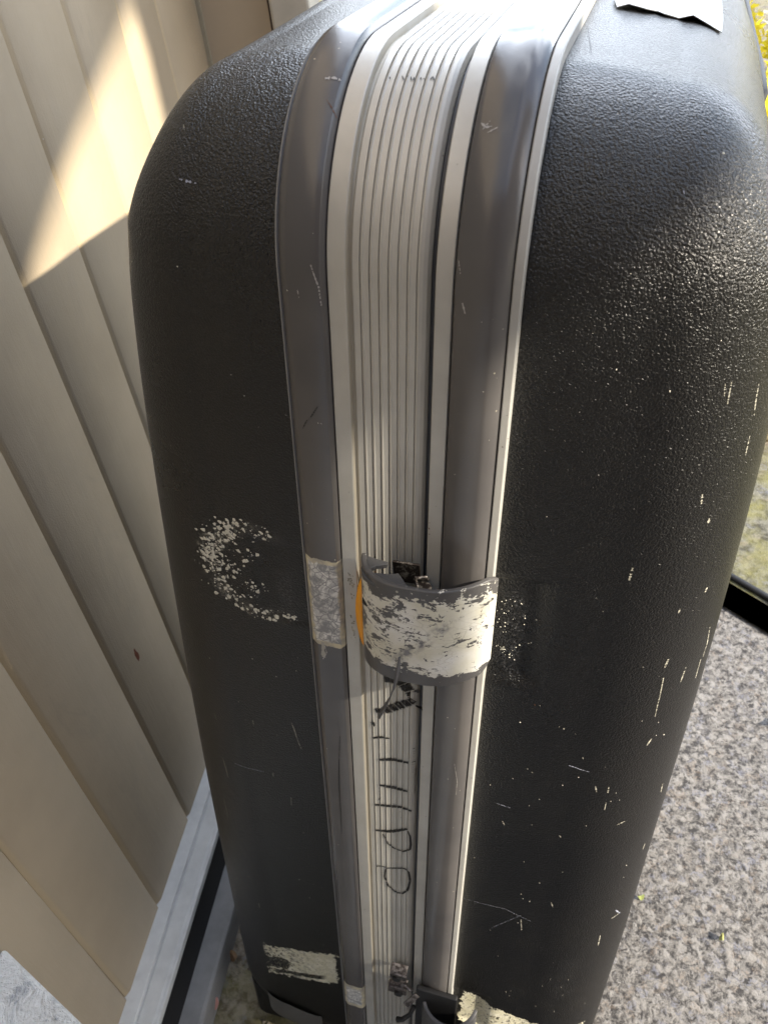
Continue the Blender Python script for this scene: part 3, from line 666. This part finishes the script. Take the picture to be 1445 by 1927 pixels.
tag(bevel(mesh('stone_kerb', v, f, concrete_mat('yellow_sandstone', (.34, .29, .18), (.37, .32, .20), (.24, .19, .11), 30)), .012), 'low sunlit yellow stone kerb behind the path, right of the suitcase', 'kerb')
# a few dropped leaves and weeds
def leaf(name, x, y, r, c, lab, ang=0, sx=.6):
    v = []; n = 9
    for i in range(n):
        a = 2*math.pi*i/n; v.append((math.cos(a)*r, math.sin(a)*r*sx, .003+.004*math.sin(a*2+1)))
    v.append((0, 0, .006)); f = [(i, (i+1) % n, n) for i in range(n)]
    o = mesh(name, v, f, simple(name+'_leaf', c, .6, vs=100)); o.location = (x, y, GZ+.008); o.rotation_euler = (0, 0, ang)
    sol = o.modifiers.new('s', 'SOLIDIFY'); sol.thickness = .0006
    tag(o, lab, 'leaf'); return o
leaf('fallen_leaf', .332, .376, .0075, (.30, .20, .10), 'small curled brown leaf on the sunlit concrete, farthest from the suitcase', .5)
leaf('fallen_leaf', .240, .118, .0038, (.30, .30, .10), 'tiny yellow-green leaf on the concrete near the bottom right corner', 1.2)
leaf('fallen_leaf', .165, .150, .0036, (.24, .28, .09), 'tiny green leaf close against the right side of the suitcase', .2)
leaf('fallen_leaf', -.2530, -.0020, .0085, (.42, .20, .17), 'small pinkish fallen leaf in the dirt between the door sill and the suitcase', .9)
leaf('fallen_leaf', -.2440, .045, .0060, (.20, .12, .06), 'small dark brown leaf scrap in the dirt under the door sill', 2.1)
# grit in the dirt strip
rg = random.Random(8); v = []; f = []
for i in range(260):
    c = Vector((rg.uniform(-.245, -.12), rg.uniform(-.12, .55), GZ+.001)); r = .0012+.0035*rg.random()**3; o_ = len(v)
    for k in range(6): d = [(1,0,0),(-1,0,0),(0,1,0),(0,-1,0),(0,0,1),(0,0,-1)][k]; v.append(c+Vector(d)*r*(.6+.7*rg.random()))
    f += [tuple(o_+q for q in t) for t in ((0,2,4),(2,1,4),(1,3,4),(3,0,4),(2,0,5),(1,2,5),(3,1,5),(0,3,5))]
tag(mesh('gravel', v, f, simple('dark_grit', (.22, .19, .15), .9, var=.7, vs=300)), 'loose grit and dirt along the foot of the wall', kind='stuff')
# ---- beige boarded wall
X0 = -.3051; MW = wall_mat()
wall = empty('boarded_wall', (X0, 0, -.69)); tag(wall, 'beige painted wall of upright boards with chamfered joints on the left', 'wall')
gy = [.0545+.0893*(k-1) for k in range(-14, 8)]; gy[14:22] = [-.029, .0545, .1463, .2392, .3237, .4136, .5016, .583]; gy.append(.6856)
rb = random.Random(3)
for a, b in zip(gy, gy[1:]):
    v = []; zz = [-.69, -.5, -.3, -.1, .1, .3, .6, 2.2]; pr = [(0.0005, -.014), (.0006, -.0060), (.0010, -.0026), (.0058, -.0004), (.0070, 0), (b-a-.0016, 0), (b-a-.0007, -.0010), (b-a-.0007, -.016)]
    for z in zz:
        wob = rb.gauss(0, .0003); dx = rb.gauss(0, .0003)
        for y, x in pr: v.append((x+dx, a+y+(wob if 0 < y < b-a-.002 else 0), z+.69))
    f = grid_faces(len(zz), len(pr))
    o = mesh('board', v, f, MW, wall, auto=R(50))
v, f = box_vf((-.024, -.3, 1.445), (.012, 2.1, 2.95)); mesh('backing', v, f, simple('dark_backing', (.03, .025, .02), .9), wall)
def stain(name, y, z, ry, rz, c, n=16):
    v = [(.0004, y, z+.69)]
    for i in range(n): a = 2*math.pi*i/n; q = .75+.4*rb.random(); v.append((.0003, y+ry*math.cos(a)*q, z+.69+rz*math.sin(a)*q))
    mesh(name, v, [(0, 1+i, 1+(i+1) % n) for i in range(n)], simple(name+'_m', c, .7, vs=400, var=.5), wall)
stain('rust_stain', .1820, -.4560, .0028, .0085, (.20, .055, .02))
# ---- return panel and post at the far end
pn = empty('corner_panel', (-.265, .70, -.69)); tag(pn, 'smooth beige panel and pale post closing the far end of the boarded wall', 'panel')
MP = simple('beige_panel_paint', (.50, .41, .30), .55, bscale=60, vs=8, var=.12)
v, f = box_vf((0, 0, 1.4), (.0760, .028, 2.9)); bevel(mesh('panel', v, f, MP, pn), .002)
v, f = box_vf((.0590, -.004, 1.4), (.0410, .045, 2.9)); bevel(mesh('post', v, f, simple('pale_post_paint', (.55, .52, .46), .6, bscale=60), pn), .003)
v, f = [], []
for i in range(60):
    z = .2+i*.02; w = .0022+.0022*rb.random(); v += [(.0372-w, -.0147, z), (.0385, -.0147, z)]
f = grid_faces(60, 2); o = mesh('peeling_edge', v, f, simple('dark_gap', (.07, .05, .04), .8), pn)
v, f = box_vf((-.0378, -.0155, 1.4), (.004, .003, 2.9)); mesh('joint_bead', v, f, simple('bead_paint', (.40, .36, .27), .6), pn)
# ---- metal door sill and the step below it
sill = empty('door_sill', (X0, .1, -.78)); tag(sill, 'stepped grey metal door sill along the foot of the boarded wall', 'sill')
def along(name, prof, mat, y0=-1.0, y1=.66):
    v = [(x-X0, y-.1, z+.78) for y in (y0, -.4, 0, .3, y1) for x, z in prof]
    f = grid_faces(5, len(prof), cv=True)+[tuple(range(len(prof))), tuple(4*len(prof)+i for i in range(len(prof)))]
    return bevel(mesh(name, v, f, mat, sill), .0006)
MSI = simple('weathered_sill_metal', (.66, .66, .64), .5, bscale=300, bs=.2, vs=60, var=.18)
along('sill_plate', [(X0-.01, -.6865), (X0+.0125, -.6882), (X0+.0138, -.6925), (X0+.0144, -.6925), (X0+.0155, -.6905), (X0+.0290, -.6905), (X0+.0318, -.6922), (X0+.0325, -.6905), (X0+.0345, -.6912), (X0+.0350, -.6975), (X0-.01, -.6975)], MSI)
along('sill_shadow_strip', [(X0-.01, -.698), (X0+.0335, -.698), (X0+.0335, -.7445), (X0-.01, -.7445)], M_BLACK)  # black strip stands in for the shadow gap under the sill nose
along('step', [(X0-.01, -.7455), (X0+.0520, -.7455), (X0+.0552, -.7470), (X0+.0560, -.752), (X0+.0548, -.80), (X0-.01, -.80)], simple('grey_step_concrete', (.27, .265, .26), .75, bscale=200, vs=30, var=.35))
# ---- rendered plinth bottom left
pl = [(-.304, -.0735), (-.12, -.1660), (-.10, -.6), (-.12, -1.2), (-.304, -1.2)]
mp = Mat('rough_white_render'); n1 = mp.noise(48, 5, .75, dist=.6); n2 = mp.vor(42, 'SMOOTH_F1'); n3 = mp.noise(260, 4, .7)
MPL = mp.set(mp.mix(n1.ramp(.56, .66)*.7, mp.mix(n3.ramp(.3, .7), (.74, .75, .72), (.84, .83, .80)), (.26, .29, .33)), .8, spec=.4, bump=n1*2.2+n2+n3*.6, bs=.9, bd=.004)
n = len(pl); v = [(x, y, GZ) for x, y in pl]+[(x, y, -.45) for x, y in pl]; f = [tuple(range(n)), tuple(range(n, 2*n))]+[(i, (i+1) % n, n+(i+1) % n, n+i) for i in range(n)]
tag(bevel(mesh('rendered_plinth', v, f, MPL), .004, 3), 'rough whitish rendered plinth in front of the boards at the bottom left', 'plinth')
# ---- foot block under the suitcase
v, f = box_vf((-.112, .080, -.768), (.082, .09, .10)); bevel(mesh('wheel_housing', v, f, M_BLACK, root, case=True), .012, 3)
v, f = box_vf((.10, .44, -.748), (.07, .07, .05)); bevel(mesh('wheel_housing', v, f, M_BLACK, root, case=True), .012, 3)
# ---- sunlit shrubs beyond
def leafmat(name, a, b):
    m = Mat(name); oi = m.nt.nodes.new('ShaderNodeNewGeometry'); r_ = V(m.nt, oi.outputs['Random Per Island'])
    mt = m.set(m.mix(r_, a, b), .5)
    m.b.inputs['Subsurface Weight'].default_value = 0
    tr = m.nt.nodes.new('ShaderNodeBsdfTranslucent'); tr.inputs[0].default_value = (*[q*1.4 for q in b], 1); ad = m.nt.nodes.new('ShaderNodeMixShader'); ad.inputs[0].default_value = .4
    out = m.nt.nodes['Material Output']; m.nt.links.new(m.b.outputs[0], ad.inputs[1]); m.nt.links.new(tr.outputs[0], ad.inputs[2]); m.nt.links.new(ad.outputs[0], out.inputs[0]); return mt
ML1 = leafmat('yellow_green_leaf', (.60, .58, .03), (.72, .62, .05)); ML2 = leafmat('green_leaf', (.10, .16, .03), (.20, .24, .04)); MFL = simple('pale_blossom', (.80, .74, .55), .6)
MBK = simple('bark', (.16, .11, .07), .9, bscale=120)
def shrub(x, y, r, hgt, mat, n, lab, seed, flowers=0):
    rs = random.Random(seed); e = empty('shrub', (x, y, GZ)); tag(e, lab, 'shrub', 'shrubs beyond the kerb')
    def cloud(k, sz, z0=.15):
        v = []; f = []
        cl = [(rs.gauss(0, .45)*r, rs.gauss(0, .45)*r, hgt*rs.uniform(z0, .9), r*rs.uniform(.18, .4)) for _ in range(14)]
        for i in range(k):
            c = rs.choice(cl); d = Vector((rs.gauss(0, 1), rs.gauss(0, 1), rs.gauss(0, 1))).normalized()*c[3]*rs.uniform(.6, 1.05)
            p = Vector(c[:3])+d; p.z = max(p.z, .02); s_ = sz*rs.uniform(.6, 1.3)
            a = Vector((rs.gauss(0, 1), rs.gauss(0, 1), rs.gauss(0, .6))).normalized(); b = a.orthogonal().normalized(); b.rotate(Matrix.Rotation(rs.uniform(0, 6.28), 3, a)); o_ = len(v)
            v += [p-a*s_, p+b*s_*.4, p+a*s_, p-b*s_*.4]; f.append((o_, o_+1, o_+2, o_+3))
        return v, f
    v, f = cloud(n, .016); mesh('foliage', v, f, mat, e)
    v, f = [], []
    for k in range(5):
        a = rs.uniform(0, 6.28); v2, f2 = tube_vf([(0, 0, -.02), (math.cos(a)*r*.25, math.sin(a)*r*.25, hgt*.4), (math.cos(a)*r*.5, math.sin(a)*r*.5, hgt*.75)], [.012, .008, .003], 7, off=len(v)); v += v2; f += f2
    mesh('stem', v, f, MBK, e, smooth=True)
    if flowers: v, f = cloud(flowers, .020, .1); mesh('blossom', v, f, MFL, e)
shrub(.72, 2.35, .30, .55, ML1, 5200, 'bright yellow-green shrub with pale blossom behind the stone kerb, at the top right', 11, 260)
shrub(1.35, 2.6, .36, .70, ML2, 5200, 'darker green shrub standing to the right of the yellow-green one', 12)
shrub(.25, 2.9, .34, .62, ML2, 4200, 'dark green shrub standing to the left of the yellow-green one', 13)
# ---- unseen panel added to the right, its outline cut to shape the sun patch
HOLE = [(-1.2, -1.25), (.028, -1.25), (.028, -.85), (.055, -.50), (.073, -.30), (.076, -.268), (.205, -.255), (.215, -.165), (.2541, -.120), (.3346, -.0819), (.5338, -.0112), (.5412, -.0506), (.5363, -.1131), (.54, -.25), (.95, -.25), (.95, .6), (-1.2, .6)]
Lx = 2.2; v = []
for dl in (0, .018):
    for y, z in HOLE:
        p = Vector((X0, y, z))+S*(Lx+dl); v.append(p)
n = len(HOLE); f = [tuple(range(n)), tuple(range(n, 2*n))]+[(i, (i+1) % n, n+(i+1) % n, n+i) for i in range(n)]
tag(mesh('sun_blocker', v, f, simple('sun_blocker_timber', (.40, .33, .24), .8, bscale=60)), 'unseen timber panel added well to the right of the suitcase to shape the sun patch', 'screen')

# ---- unseen dark brick wall added behind the camera to cut front reflections
mb = Mat('reflection_blocker_brick'); br = mb.nt.nodes.new('ShaderNodeTexBrick'); br.inputs['Scale'].default_value = 4.5
mpb = mb.nt.nodes.new('ShaderNodeMapping'); mpb.inputs['Rotation'].default_value = (R(90), 0, 0); mb.nt.links.new(mb.vec, mpb.inputs[0]); mb.nt.links.new(mpb.outputs[0], br.inputs[0])
br.inputs['Color1'].default_value = (.08, .045, .03, 1); br.inputs['Color2'].default_value = (.055, .032, .024, 1); br.inputs['Mortar'].default_value = (.10, .09, .08, 1)
v, f = box_vf((.6, -2.05, .5), (3.6, .2, 2.56)); tag(mesh('reflection_blocker', v, f, mb.set(br.outputs[0], .85)), 'unseen dark brick wall added behind the camera to darken reflections on the suitcase front', 'wall')
